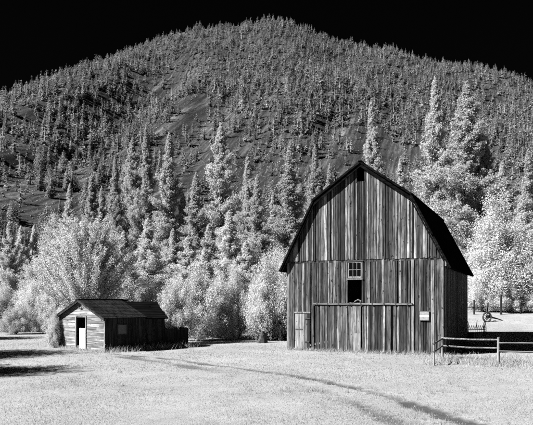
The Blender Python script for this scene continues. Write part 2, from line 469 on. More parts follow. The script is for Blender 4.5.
# roof: four slopes of stepped shingle courses
OV0, OV1, TH = -.40, BL + .35, .10
def slope(pa, pb, ncourse, name, parent, mat, v0, v1, th=TH, step=.012):
    """pa -> pb in (u,z), from eave to ridge; lapped courses"""
    (xa, za), (xb, zb) = pa, pb
    L = math.hypot(xb - xa, zb - za); dx, dz = (xb - xa) / L, (zb - za) / L
    nx, nz = -dz, dx
    if nz < 0: nx, nz = -nx, -nz
    mb = MB()
    for i in range(ncourse):
        t0, t1 = L * i / ncourse, L * (i + 1) / ncourse
        p = lambda t, h: (xa + dx*t + nx*h, za + dz*t + nz*h)
        poly = [p(t0, 0), p(t1, 0), p(t1, th), p(t0, th + step)]
        if xb < xa: poly = poly[::-1]
        mb.prism(poly, v0 + .002 * (i % 2), v1)
    return mb.build(name, M[mat], parent)
roof = ob('roof', None, barn)
fl = .17
sl_ = (KZ - EV) / KW
for sgn in (0, 1):
    mx_ = (lambda x: BW - x) if sgn else (lambda x: x)
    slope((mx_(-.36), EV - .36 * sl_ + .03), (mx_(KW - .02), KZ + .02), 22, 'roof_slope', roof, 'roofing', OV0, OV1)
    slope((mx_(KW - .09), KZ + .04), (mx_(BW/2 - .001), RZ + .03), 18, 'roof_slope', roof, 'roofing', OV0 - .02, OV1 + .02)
    # rake rafters under the overhang
    mb = MB()
    for v in (OV0 + .06,):
        a = (mx_(-.30), EV - .30*sl_ - .20); b = (mx_(KW), KZ - .17); c = (mx_(BW/2), RZ - .16)
        for p, q in ((a, b), (b, c)):
            poly = [p, q, (q[0], q[1] + .16), (p[0], p[1] + .18)]
            if q[0] < p[0]: poly = poly[::-1]
            mb.prism(poly, v, v + .05)
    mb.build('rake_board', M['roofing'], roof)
    for v in np.arange(.6, BL, 1.2):
        x_ = mx_(-.04); e_ = mx_(-.30)
        MB().box(min(x_, e_), max(x_, e_), v - .04, v + .04, EV - .30*sl_ - .02, EV - .30*sl_ + .08).build('rafter_tail', M['dark_wood'], roof)
MB().box(BW + .12, BW + .20, OV0 + .02, OV0 + .055, EV - .52, EV - .18).build('rake_end', M['trim_wood'], roof)
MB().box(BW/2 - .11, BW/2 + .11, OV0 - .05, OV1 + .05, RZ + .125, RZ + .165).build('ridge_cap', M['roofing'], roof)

# ------------------------------------------------------------------ the shed
SW, SE, SP = 5.25, 2.0, 2.98
shed = ob('shed', None, None, (-13.1, 38.9, 0), -math.atan2(3.6, 3.82))
tag(shed, 'low silvered wooden shed with half white door and dark sprawling roof', 'shed')
fw = ob('gable_wall', None, shed)
def shz(u): return SE + (SP - SE) * (1 - abs(u - SW/2) / (SW/2))
rows = 17; hgt = SP / rows * .995
D0, D1, DZ = 2.09, 3.15, 2.0
for i in range(rows):
    z0 = .03 + i * hgt; z1 = z0 + hgt * .97
    if z0 > SP - .05: break
    def ext(z):
        if z <= SE: return 0.0, SW
        k = (z - SE) / (SP - SE) * SW / 2; return k, SW - k
    a0, b0_ = ext(z0); a1, b1_ = ext(min(z1, SP - .01))
    spans = [((a0, a1), (D0, D0)), ((D1, D1), (b0_, b1_))] if z1 < DZ + .05 else [((a0, a1), (b0_, b1_))]
    for (l0, l1), (r0, r1) in spans:
        cut = None
        if r0 - l0 > 1.4 and random.random() < .6: cut = random.uniform(l0 + .5, r0 - .5)
        segs = [((l0, l1), (cut - .004, cut - .004)), ((cut, cut), (r0, r1))] if cut else [((l0, l1), (r0, r1))]
        for (p0, p1), (q0, q1) in segs:
            j = random.uniform(0, .01)
            vs = [(p0, -.030 - j*.7, z0), (q0, -.030 - j*.7, z0), (q1, -.018, z1), (p1, -.018, z1), (p0, -.002, z0), (q0, -.002, z0), (q1, -.002, z1), (p1, -.002, z1)]
            MB().add(vs, [(0,1,2,3),(7,6,5,4),(0,4,5,1),(1,5,6,2),(2,6,7,3),(3,7,4,0)]).build('board', M['shed_wood'], fw)
MB().box(SW - .06, SW + .06, -.075, -.05, .03, SE - .02).build('corner_board', M['trim_wood'], fw)
MB().box(-.05, .07, -.075, -.05, .03, SE - .02).build('corner_board', M['trim_wood'], fw)
dfm = MB(); dfm.box(D0 - .09, D0 - .002, -.08, 0, .03, DZ + .05); dfm.box(D1 + .002, D1 + .09, -.08, 0, .03, DZ + .05); dfm.box(D0, D1, -.08, 0, DZ, DZ + .05)
dfm.build('door_frame', M['trim_wood'], shed)
wd = MB().box(2.36, 3.14, .0, .045, .05, 1.30).build('half_door', M['white_paint'], shed)
MB().box(3.02, 3.08, -.03, -.001, .70, .82).build('latch', M['iron'], wd)
orn = MB(); 
for s in (-1, 1): orn.tube([(2.62, -.06, 2.47), (2.62 + s*.14, -.10, 2.52), (2.62 + s*.22, -.12, 2.62), (2.62 + s*.12, -.12, 2.70)], [.03, .025, .02, .012], 6)
orn.build('wall_ornament', M['iron'], shed)
# side walls of the front room and its roof
SL = 2.75
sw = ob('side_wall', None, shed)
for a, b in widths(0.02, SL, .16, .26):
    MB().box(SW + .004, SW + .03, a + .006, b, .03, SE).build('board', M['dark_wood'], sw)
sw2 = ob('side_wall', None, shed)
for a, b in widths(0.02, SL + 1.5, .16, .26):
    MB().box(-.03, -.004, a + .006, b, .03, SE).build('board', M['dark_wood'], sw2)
MB().box(SW + .031, SW + .06, .75, 1.45, .95, 1.6).build('side_window', M['dark_wood'], shed)
MB().box(SW + .0605, SW + .066, .82, 1.38, 1.02, 1.53).build('pane', M['glass'], shed)
rf = ob('front_roof', None, shed)
ps = (SP - SE) / (SW / 2)
slope((-.28, SE - .28*ps + .02), (SW/2, SP + .02), 13, 'roof_slope', rf, 'shed_roofing', -.28, SL + .6, .05, .014)
slope((SW + .28, SE - .28*ps + .02), (SW/2 + .001, SP + .02), 13, 'roof_slope', rf, 'shed_roofing', -.28, SL - .05, .05, .014)
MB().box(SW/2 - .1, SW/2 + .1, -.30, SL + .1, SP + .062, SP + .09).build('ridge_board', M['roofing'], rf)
for sgn in (0, 1):
    q = (lambda x: SW - x) if sgn else (lambda x: x)
    poly = [(q(-.28), SE - .28*ps - .10), (q(SW/2 - .001), SP - .10), (q(SW/2 - .001), SP + .015), (q(-.28), SE - .28*ps + .015)]
    if sgn: poly = poly[::-1]
    MB().prism(poly, -.27, -.235).build('rake_board', M['dark_wood'], rf)
# rear wing, turned a little to the right
wing = ob('rear_wing', None, shed)
inv = shed.matrix_basis.inverted() if False else None
th0 = -math.atan2(3.6, 3.82)
def loc_in_shed(x, y):
    dx, dy = x + 13.1, y - 38.9; c, s = math.cos(-th0), math.sin(-th0)
    return (c*dx - s*dy, s*dx + c*dy)
lx, ly = loc_in_shed(-10.15, 38.4)
wing.location = (lx, ly, 0); wing.rotation_euler = (0, 0, R(30) - th0)
# wing-local: x along the ridge (0..3.3), y towards the back, front eave at y=-2
WL, WH = 3.25, 2.0
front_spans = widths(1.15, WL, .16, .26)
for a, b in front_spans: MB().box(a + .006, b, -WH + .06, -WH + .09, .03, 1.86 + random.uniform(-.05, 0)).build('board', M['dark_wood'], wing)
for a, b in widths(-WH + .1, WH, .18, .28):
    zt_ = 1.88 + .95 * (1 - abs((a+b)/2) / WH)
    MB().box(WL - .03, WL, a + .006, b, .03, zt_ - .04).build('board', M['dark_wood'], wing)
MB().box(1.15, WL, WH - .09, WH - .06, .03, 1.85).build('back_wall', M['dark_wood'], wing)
def wslope(sg):
    mb = MB(); nC = 10
    e = (sg * (WH + .15), 1.83); r_ = (0.0, 2.86)
    for i in range(nC):
        t0, t1 = i / nC, (i + 1) / nC
        y0, z0 = e[0] * (1 - t0), e[1] + (r_[1] - e[1]) * t0; y1, z1 = e[0] * (1 - t1), e[1] + (r_[1] - e[1]) * t1
        xa = 1.2 - 1.2 * t0 if sg < 0 else -.2; xb = WL + .15 + random.uniform(-.03, .03)
        vs = [(xa, y0, z0), (xb, y0, z0), (xb, y1, z1), (xa, y1, z1), (xa, y0, z0 + .065), (xb, y0, z0 + .065), (xb, y1, z1 + .05), (xa, y1, z1 + .05)]
        fs = [(3,2,1,0),(4,5,6,7),(0,1,5,4),(1,2,6,5),(2,3,7,6),(3,0,4,7)]
        if sg > 0: fs = [q[::-1] for q in fs]
        mb.add(vs, fs)
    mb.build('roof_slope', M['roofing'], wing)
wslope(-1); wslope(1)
# plank pen at the end of the shed
pen = ob('plank_pen', None, None, (-6.55, 38.35, 0), R(28)); tag(pen, 'low dark plank pen against the far end of the shed', 'pen')
for a, b in widths(0, 1.75, .15, .24):
    MB().box(a + .008, b, 0, .03, -.05, 1.18 + random.uniform(-.08, .1)).build('plank', M['dark_wood'], pen)
for a, b in widths(.04, 1.5, .15, .24):
    MB().box(1.70, 1.73, a + .008, b, -.05, 1.18 + random.uniform(-.08, .1)).build('plank', M['dark_wood'], pen)
MB().box(-.1, 1.75, .035, .09, .85, .95).build('rail', M['rail_wood'], pen)
MB().box(-.1, 1.75, .035, .09, .25, .35).build('rail', M['rail_wood'], pen)

# lean-to added left of the barn, dark boards standing in for shade under shrubs
lt = ob('shade_lean_to', None, None, (0.25, 45.2, 0), R(-6)); tag(lt, 'added low dark lean-to standing in for the shade under shrubs left of the barn', 'shade stand-in')
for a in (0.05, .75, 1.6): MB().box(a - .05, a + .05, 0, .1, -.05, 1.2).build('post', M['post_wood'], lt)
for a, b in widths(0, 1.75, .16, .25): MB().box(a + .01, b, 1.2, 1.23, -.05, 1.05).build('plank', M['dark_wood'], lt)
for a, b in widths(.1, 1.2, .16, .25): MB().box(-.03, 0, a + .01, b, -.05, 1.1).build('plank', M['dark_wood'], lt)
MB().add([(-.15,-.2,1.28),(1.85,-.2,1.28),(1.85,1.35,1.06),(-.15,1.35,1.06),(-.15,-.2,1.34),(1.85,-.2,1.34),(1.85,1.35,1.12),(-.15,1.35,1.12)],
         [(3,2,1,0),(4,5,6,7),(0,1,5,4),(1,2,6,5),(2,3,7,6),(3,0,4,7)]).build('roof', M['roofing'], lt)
# stump in front of it
st = MB()
ra = [.42, .30, .22, .20, .19]; st_v = []
for i, (zz_, rr_) in enumerate(zip((-.1, .1, .3, .55, .75), ra)):
    for k in range(12):
        t = 2*math.pi*k/12; q = rr_ * (1 + .22*math.sin(3*t + 1) + .15*math.sin(5*t + i*.3)); top = .16*math.sin(2*t + .6) + .1*math.sin(5*t) if i == 4 else 0
        st_v.append((q*math.cos(t) + .04*i, q*math.sin(t), zz_ + top))
st.add(st_v, [(i*12+k, i*12+(k+1)%12, (i+1)*12+(k+1)%12, (i+1)*12+k) for i in range(4) for k in range(12)] + [tuple(range(48, 60))])
st = st.build('tree_stump', M['bark'], None, False)
st.location = (-.35, 43.5, 0); tag(st, 'dark broken tree stump on the grass left of the barn', 'stump')

# ------------------------------------------------------------------ fences
fence = ob('rail_fence', None, None, (0, 0, 0)); tag(fence, 'weathered two-rail wooden fence right of the barn', 'fence')
def post(parent, x, y, h, r=.055, lean=0, name='post'):
    z = tz(x, y)
    lean += random.uniform(-.03, .03)
    return MB().tube([(x, y, z - .3), (x + lean*.4, y + .01, z + h*.35), (x + lean*.55, y, z + h*.7), (x + lean, y + random.uniform(-.03, .03), z + h)], [r*1.08, r*.98, r, r*.9], 8).build(name, M['post_wood'], parent)
def frail(parent, a, b, r=.045):
    a, b = mathutils.Vector(a), mathutils.Vector(b); mid = (a + b) / 2 + mathutils.Vector((0, 0, random.uniform(-.06, .01)))
    return MB().tube([a, (a*2+mid)/3, mid, (b*2+mid)/3, b], [r, r*.95, r*.9, r*.95, r*.85], 6).build('rail', M['rail_wood'], parent)
post(fence, 7.73, 28.3, 1.15, .05, .02)
post(fence, 8.9, 31.0, 1.12, .07)
post(fence, 10.74, 28.35, 1.30, .07, -.01)
post(fence, 14.2, 28.2, 1.22, .07, .02); post(fence, 17.9, 28.3, 1.2, .07)
frail(fence, (7.70, 28.25, .98), (8.92, 31.02, 1.06)); frail(fence, (7.70, 28.25, .62), (8.92, 31.02, .70))
frail(fence, (8.85, 30.95, 1.08), (10.78, 28.3, 1.17)); frail(fence, (8.85, 30.95, .70), (10.78, 28.3, .78))
for a, b in ((10.72, 14.22), (14.18, 17.95)):
    frail(fence, (a, 28.27, 1.02), (b, 28.13, 1.01)); frail(fence, (a, 28.27, .64), (b, 28.13, .62))
far = ob('far_fence', None, None, (0, 0, 0)); tag(far, 'far dark post and rail fence on the grassy rise behind the barn', 'fence')
fp = []
for px, Y, h, r in ((424, 63, 1.2, .07), (436, 63, 1.5, .09), (447, 63.5, 1.2, .07), (458, 63, 1.95, .12), (474, 63.5, 1.2, .07), (491, 63.5, 1.25, .07), (508, 64, 1.2, .07), (526, 64, 1.25, .07)):
    x = (px - 266.5) / 500 * Y; p = post(far, x, Y, h, r); p.data.materials[0] = M['dark_wood']; fp.append((x, Y, tz(x, Y)))
for a, b in zip(fp[:-1], fp[1:]):
    q = frail(far, (a[0], a[1] - .06, a[2] + .75), (b[0], b[1] - .06, b[2] + .75), .05); q.data.materials[0] = M['dark_wood']

# ------------------------------------------------------------------ old implements behind the barn
def ring(mb, c, r, rad, n=22, ax='y', seg=6):
    pts = []
    for k in range(n + 1):
        t = 2*math.pi*k/n
        pts.append((c[0] + r*math.cos(t), c[1], c[2] + r*math.sin(t)) if ax == 'y' else (c[0], c[1] + r*math.cos(t), c[2] + r*math.sin(t)))
    mb.tube(pts, rad, seg, False)
rx, ry = (436.5 - 266.5) / 500 * 48.5, 48.5
rake = ob('hay_rake', None, None, (rx, ry, tz(rx, ry)), R(-10)); tag(rake, 'rusty old hay rake with curved tines beside the barn shadow', 'rake')
for xx in (-.55, .75):
    wmb = MB(); ring(wmb, (0, 0, .62), .62, .025, 24, 'x'); wo_ = wmb.build('wheel', M['iron'], rake); wo_.location = (xx, 0, 0)
    for k in range(6):
        t = math.pi * k / 6
        MB().tube([(0, -.6*math.cos(t), .62 - .6*math.sin(t)), (0, .6*math.cos(t), .62 + .6*math.sin(t))], .012, 5).build('spoke', M['iron'], wo_)
MB().tube([(-.55, 0, .62), (.75, 0, .62)], .035, 6).build('axle', M['iron'], rake)
for k in range(9):
    x = -.45 + k * .14
    MB().tube([(x, 0, .66), (x, -.3, .95), (x, -.62, .75), (x, -.66, .38), (x, -.45, .08)], .016, 5).build('tine', M['iron'], rake)
MB().tube([(.1, .02, .7), (.12, -.4, 1.35)], .025, 5).build('lever', M['iron'], rake)
wx, wy = (446.5 - 266.5) / 500 * 57.5, 57.5
old = ob('implement', None, None, (wx, wy, tz(wx, wy)), R(15)); old.name = 'wheeled_implement'
tag(old, 'dark iron wheel with a long pole lying on the grassy rise', 'implement')
wm = MB(); ring(wm, (0, 0, .46), .44, .075, 24, 'y'); wmo = wm.build('wheel', M['iron'], old)
for k in range(5):
    t = math.pi * k / 5; MB().tube([(-.42*math.cos(t), 0, .46 - .42*math.sin(t)), (.42*math.cos(t), 0, .46 + .42*math.sin(t))], .03, 5).build('spoke', M['iron'], wmo)
MB().tube([(0, .03, .5), (.6, .25, .45), (1.3, .3, .3), (1.95, .35, .12)], [.11, .10, .06, .04], 7).build('pole', M['dark_wood'], old)
MB().tube([(.05, .0, .48), (.55, .45, .62), (.9, .5, .45)], [.08, .1, .05], 7).build('bracket', M['iron'], old)

cr = ob('crate', None, None, (14.95, 46.2, tz(14.95, 46.2)), R(20)); tag(cr, 'dark slatted crate on the grass at the back corner of the barn', 'crate')
for k in range(4):
    MB().box(0, .62, -.31, -.29, .02 + k*.14, .13 + k*.14).build('slat', M['dark_wood'], cr); MB().box(0, .62, .29, .31, .02 + k*.14, .13 + k*.14).build('slat', M['dark_wood'], cr)
    MB().box(.60, .62, -.285, .285, .02 + k*.14, .13 + k*.14).build('slat', M['dark_wood'], cr); MB().box(0, .02, -.285, .285, .02 + k*.14, .13 + k*.14).build('slat', M['dark_wood'], cr)
MB().box(.025, .595, -.285, .285, .005, .03).build('bottom', M['dark_wood'], cr)

# ------------------------------------------------------------------ trees
def leaves(C, size, out_dir=None, up=.35, elong=1.5, rng=rs):
    """quads around the centres C (N,3); returns verts, faces"""
    n = len(C)
    nrm = rng.normal(size=(n, 3))
    if out_dir is not None: nrm = nrm + 0.9 * out_dir
    nrm[:, 2] += up
    nrm /= np.linalg.norm(nrm, axis=1, keepdims=True) + 1e-9
    a = np.cross(nrm, rng.normal(size=(n, 3))); a /= np.linalg.norm(a, axis=1, keepdims=True) + 1e-9
    b = np.cross(nrm, a)
    s = size * rng.uniform(.6, 1.35, (n, 1)); a = a * s * elong * .5; b = b * s * .5
    v = np.stack([C - a * .8 - b, C - a * .5 + b, C + a * 1.2], 1).reshape(-1, 3)
    f = np.arange(3 * n).reshape(n, 3)
    return v, f

def trunk_mesh(name, h, r, mat, limbs=(), bend=.0):
    mb = MB(); k = 7
    pts = [(bend * math.sin(i / k * 3), bend * .6 * math.sin(i / k * 4 + 1) - bend*.5, -.4 + (h + .4) * i / k) for i in range(k + 1)]
    mb.tube(pts, [r * (1.25 if i == 0 else 1) * (1 - .93 * i / k) + .015 for i in range(k + 1)], 8)
    for L in limbs: mb.tube(L[0], L[1], 5)
    return mb.mesh(name, M[mat], True)

def conifer(seed, h=20.0, rad=3.2, nb=330, per=260, size=.13, shape=.8, bare=.08, mat='leaf_conifer', up=.55):
    """feathery spire: many sprays, needles thick along each, tips swept up"""
    g = np.random.default_rng(seed); C = []; O = []; limbs = []
    gap_az = g.uniform(0, 6.28, 7); gap_z = g.uniform(.12, .85, 7)
    lob = g.uniform(0, 6.28, 3)
    for i in range(nb):
        zz = bare + (1 - bare) * ((i + g.uniform(0, 1)) / nb) ** 1.05
        a = i * 2.39996 + g.normal(0, .4)
        prof = rad * ((1 - zz) ** shape) * (0.62 + .38 * min(1, (zz - bare) / .2 + .1))
        prof *= 1 + .09 * math.sin(zz * 23 + lob[0]) * math.cos(a + lob[1]) + .10 * math.sin(2 * a + lob[2] + zz * 6)
        L = prof * (g.uniform(.45, 1.0) if i % 5 else g.uniform(.95, 1.28)) + .05 + .10 * (1 - zz)
        for ga, gz in zip(gap_az, gap_z):
            if abs(zz - gz) < .04 and math.cos(a - ga) > .3: L *= .5
        rise = (-.10 + up * zz) * L
        m = int(per * (.22 + .9 * L / rad))
        u = g.uniform(.16, 1.03, m) ** .72
        sg = (.055 + .055 * L) * (.45 + .85 * np.sin(np.clip(u, 0, 1) * 2.7))
        bow = .16 * L * (u ** 2.2)
        P = np.stack([np.cos(a) * L * u, np.sin(a) * L * u, zz * h + rise * u + bow - .10 * L * np.sin(u * 3.1)], 1)
        lat = g.normal(size=(m, 3)) * sg[:, None] * np.array([1.25, 1.25, .62])
        C.append(P + lat); O.append(np.tile([math.cos(a), math.sin(a), .5], (m, 1)))
        if i % 4 == 0 and zz < .85:
            limbs.append(([(0, 0, zz*h), (math.cos(a)*L*.5, math.sin(a)*L*.5, zz*h + rise*.4), (math.cos(a)*L*.92, math.sin(a)*L*.92, zz*h + rise*.93)], [.05, .03, .01]))
    t = 260; q = g.random(t) ** 1.5; P = np.stack([g.normal(0, .03 + .22 * q, t), g.normal(0, .03 + .22 * q, t), h * (1.02 - .075 * q)], 1); C.append(P); O.append(np.tile([0, 0, 1.], (t, 1)))
    C = np.concatenate(C); O = np.concatenate(O)
    v, f = leaves(C, size, O * .6, .35, 1.8, g)
    crown = mk_mesh('crown', v, f, [M[mat]])
    return trunk_mesh('trunk', h * .97, h * .012 + .05, 'bark', limbs, .1), crown

def broadleaf(seed, h=12.0, rx=4.0, base=.12, ncl=95, per=210, size=.20, upright=0.0, mat='leaf_broad', stems=1, sig=.62):
    g = np.random.default_rng(seed); C = []; O = []; limbs = []
    k = 0
    while k < ncl:
        d = g.normal(size=3); d /= np.linalg.norm(d); r = g.uniform(.35, 1.0) ** .6
        p = d * r
        zz = (p[2] + 1) / 2
        wdt = 1.0 if not upright else (1 - .75 * upright * zz)
        wob = 1 + .28 * math.sin(3 * math.atan2(p[1], p[0]) + seed) * (1 - abs(p[2])) + .18 * math.sin(5 * p[2] + seed * 2)
        c = np.array([p[0] * rx * wdt * wob, p[1] * rx * wdt * wob, h * (base + (1 - base) * zz)])
        s = sig * g.uniform(.55, 1.25) * (rx / 4.0) ** .5
        m = int(per * g.uniform(.6, 1.3))
        q = g.normal(size=(m, 3)) * g.uniform(.5, 1.15, (m, 1))
        C.append(c + q * s * np.array([1, 1, .85])); O.append(q + .5 * d)
        if k % 3 == 0:
            sx0 = 0 if stems == 1 else g.uniform(-.3, .3)
            z0 = h * base * .8 if stems > 1 else h * g.uniform(base, .55) * max(.3, zz)
            mid = np.array([c[0]*.45, c[1]*.45, z0 + (c[2]-z0)*.55])
            limbs.append(([(sx0, 0, z0 if stems == 1 else -.1), tuple(mid), tuple(c)], [.09*h/12+.01, .05*h/12+.01, .012]))
        k += 1
    C = np.concatenate(C); O = np.concatenate(O)
    v, f = leaves(C, size, O * .3, .3, 1.35, g)
    ok = v[:, 2].reshape(-1, 3).min(1) > .02
    crown = mk_mesh('crown', v, f[ok], [M[mat]])
    return trunk_mesh('trunk', h * (.75 if stems == 1 else .3), h * .014 + .04, 'bark', limbs, .15), crown

def plume(seed, h=14.0, rx=6.0, nb=230, per=95, size=.17, mat='leaf_broad'):
    """open crown of ascending leafy sprays"""
    g = np.random.default_rng(seed); C = []; O = []; limbs = []
    for i in range(nb):
        zz = .14 + .72 * ((i + .5) / nb); a = i * 2.39996 + g.normal(0, .3)
        wd = rx * (1 - zz) ** .62 * g.uniform(.5, 1.12) + .3
        rise = wd * g.uniform(.55, 1.0) + .4
        m = int(per * (.4 + wd / rx)); u = g.uniform(.12, 1, m) ** .75
        P = np.stack([np.cos(a)*wd*u, np.sin(a)*wd*u, zz*h*.86 + rise*u**1.25], 1)
        P += g.normal(size=(m, 3)) * (.09 + .20 * (1 - u))[:, None] * (wd/rx*.8 + .6)
        C.append(P); O.append(np.tile([math.cos(a), math.sin(a), .4], (m, 1)))
        if i % 2 == 0:
            limbs.append(([(0,0,zz*h*.86), (math.cos(a)*wd*.5, math.sin(a)*wd*.5, zz*h*.86+rise*.42), (math.cos(a)*wd, math.sin(a)*wd, zz*h*.86+rise)], [.05,.03,.01]))
    C = np.concatenate(C); O = np.concatenate(O); ok = C[:, 2] > .1
    v, f = leaves(C[ok], size, O[ok] * .8, .4, 1.9, g)
    return trunk_mesh('trunk', h * .9, .2, 'bark', limbs, .1), mk_mesh('crown', v, f, [M[mat]])

def spray(seed, h, rx, z0=.0, nb=110, per=170, size=.12, sig=.2, top=1.0, mat='leaf_bush', trunk=True, lean=(0, 0)):
    """crown of ascending, arching sprays with leaves thickening towards their tips"""
    g = np.random.default_rng(seed); C = []; O = []; limbs = []
    lob = g.uniform(0, 6.28, 4)
    for i in range(nb):
        a = i * 2.39996 + g.normal(0, .4); q = math.sqrt((i + .5) / nb)
        q = min(1.0, q * g.uniform(.8, 1.1))
        rr = rx * q * (1 + .22 * math.sin(2 * a + lob[0]) + .14 * math.sin(3 * a + lob[1]))
        env = (1 - q ** 1.7) ** (.75 / top)
        lo = h * (.10 + .25 * (1 - q)); hi = h * (.30 + .70 * env)
        ze = max(lo, hi * g.uniform(.52, 1.04)) if i % 3 else lo + (hi - lo) * g.uniform(0, .6)
        zb = max(0, min(ze * .5, h * (z0 + .45 * g.random() * (1 - q))))
        ex, ey = math.cos(a) * rr + lean[0] * ze / h, math.sin(a) * rr + lean[1] * ze / h
        m = int(per * g.uniform(.6, 1.3)); u = g.uniform(.30, 1.05, m) ** .7
        bow = .18 * (ze - zb) * np.sin(u * 3.1)
        P = np.stack([ex * u ** 1.15, ey * u ** 1.15, zb + (ze - zb) * u + bow * .4], 1)
        cl = g.normal(size=(5, 3)) * sig * 1.1
        P += cl[(u * 4.99).clip(0, 4).astype(int)] + g.normal(size=(m, 3)) * (sig * (.55 + .75 * np.sin(u.clip(0, 1) * 2.6)))[:, None]
        C.append(P); O.append(np.tile([math.cos(a) * q, math.sin(a) * q, .4], (m, 1)))
        if i % 2 == 0: limbs.append(([(0, 0, zb), (ex*.42, ey*.42, zb + (ze-zb)*.52), (ex*.95, ey*.95, zb + (ze-zb)*.96)], [.008*h+.012, .005*h+.008, .008]))
    C = np.concatenate(C); O = np.concatenate(O); ok = C[:, 2] > .06
    v, f = leaves(C[ok], size, O[ok] * .9, .4, 1.5, g)
    return trunk_mesh('trunk', h * (.6 if trunk else .25), .011 * h + .02, 'bark', limbs, .02 * h), mk_mesh('crown', v, f, [M[mat]])

KIND = {}
for i, (rad, sh, nb) in enumerate(((3.9, .95, 420), (4.2, 1.05, 400), (3.5, .88, 420), (4.4, .82, 440))):
    KIND['c%d' % i] = (conifer(100 + i, 20, rad, nb, 700, .09, sh, (.05, .08, .04, .10)[i]), 20.0, rad)
for i, (rx, tp) in enumerate(((4.0, 1.0), (3.6, .6), (4.2, .75))):
    KIND['d%d' % i] = (spray(200 + i, 12, rx, .02, 230, 480, .1, .30, tp, 'leaf_broad', True, (.4*i, .2)), 12.0, rx)
for i in range(2):   # young bright spire-shaped trees
    KIND['p%d' % i] = (conifer(220 + i, 14, (2.8, 3.2, 2.5)[i], 360, 520, .08, (.85, .98, .78)[i], .0, 'leaf_broad', .95), 14.0, (2.8, 3.2, 2.5)[i])
for i in range(4):
    KIND['s%d' % i] = (spray(240 + i, 4.0, (2.4, 2.7, 2.1, 2.6, 2.9)[i], .0, 170, 480, .052, .15, (1.0, .75, .6, .85, .7)[i], 'leaf_bush', False, (.35 * (i - 2), .1)), 4.0, (2.4, 2.7, 2.1, 2.6, 2.9)[i])
KIND['l0'] = (plume(260, 14, 6.0, 460, 340, .078), 14.0, 6.0)

def tree(kind, px, Y, ytop, wpx, label, name='conifer_tree', cat='tree', group=None, rot=None, xyz=None, h=None, wm=None):
    (tm, cm), H0, R0 = KIND[kind]
    if xyz is None:
        x = (px - 266.5) / 500 * Y; z = tz(x, Y); h = EYE + (287 - ytop) / 500 * Y - z; wm = wpx * Y / 500 * (1.45 if kind[0] in 'cp' else 1.12)
    else:
        x, Y = xyz; z = tz(x, Y)
    o = ob(name, None, None, (x, Y, z), random.uniform(0, 6.28) if rot is None else rot)
    s = wm / (2 * R0)
    o.scale = (s, s, h / H0)
    tag(o, label, cat, group)
    ob('trunk', tm, o); ob('crown', cm, o)
    return o

CON = [ # kind, px, Y, ytop, width px, label
 ('c2',106,88,194,22,'conifer rising just behind the broad feathery tree, darker and thin'),
 ('c0',143,86,172,24,'shorter conifer at the left end of the tall group behind the shed'),
 ('c3',157,92,157,30,'tall conifer left of centre in the group behind the shed'),
 ('c1',168,90,148,32,'tallest pointed conifer of the group behind the shed'),
 ('c0',187,80,153,36,'tall open conifer above the shed with its dark trunk showing'),
 ('c0',209,72,185,36,'pale conifer right of the one with the dark trunk'),
 ('c3',229,90,146,40,'big tall conifer standing midway between shed and barn'),
 ('c2',251,86,171,24,'narrow conifer just right of the big one midway between shed and barn'),
 ('c1',259,72,187,34,'pale pointed conifer left of the tall one beside the barn'),
 ('c0',286,80,160,42,'tall pointed conifer just left of the barn roof'),
 ('c0',306,86,163,28,'conifer above the left roof slope of the barn'),
 ('c2',352,96,126,28,'lone slender conifer rising behind the barn ridge'),
 ('c0',376,90,172,26,'small conifer behind the right upper slope of the barn roof'),
 ('c1',404,86,108,42,'very tall conifer behind the right side of the barn, the left of two'),
 ('c3',430,83,112,56,'massive tall conifer behind the right side of the barn, the right of two'),
 ('c0',459,82,176,34,'mid-height conifer between the massive conifer and the right pasture'),
 ('c1',480,80,166,34,'conifer above the far fence at the right of the pasture'),
 ('c0',504,84,150,36,'tall conifer just beyond the right edge of the view'),
 ('c2',124,94,186,24,'thin conifer between the broad feathery tree and the group behind the shed'),
 ('c0',132,90,196,22,'short conifer close behind the right shoulder of the broad feathery tree'),
 ('c2',198,92,200,22,'half hidden conifer between the two tall conifers above the shed'),
 ('c0',272,90,200,24,'half hidden conifer left of the tall one beside the barn'),
 ('c1',318,88,178,28,'conifer peeping over the left roof slope nearest the ridge'),
 ('c3',444,90,150,34,'conifer close behind the massive one on its right'),
 ('c1',418,92,150,34,'conifer filling the gap between the two tallest behind the barn'),
]
for k, px, Y, yt, wp, lb in CON: tree(k, px, Y, yt, wp, lb, group='conifers along the foot of the mountain')
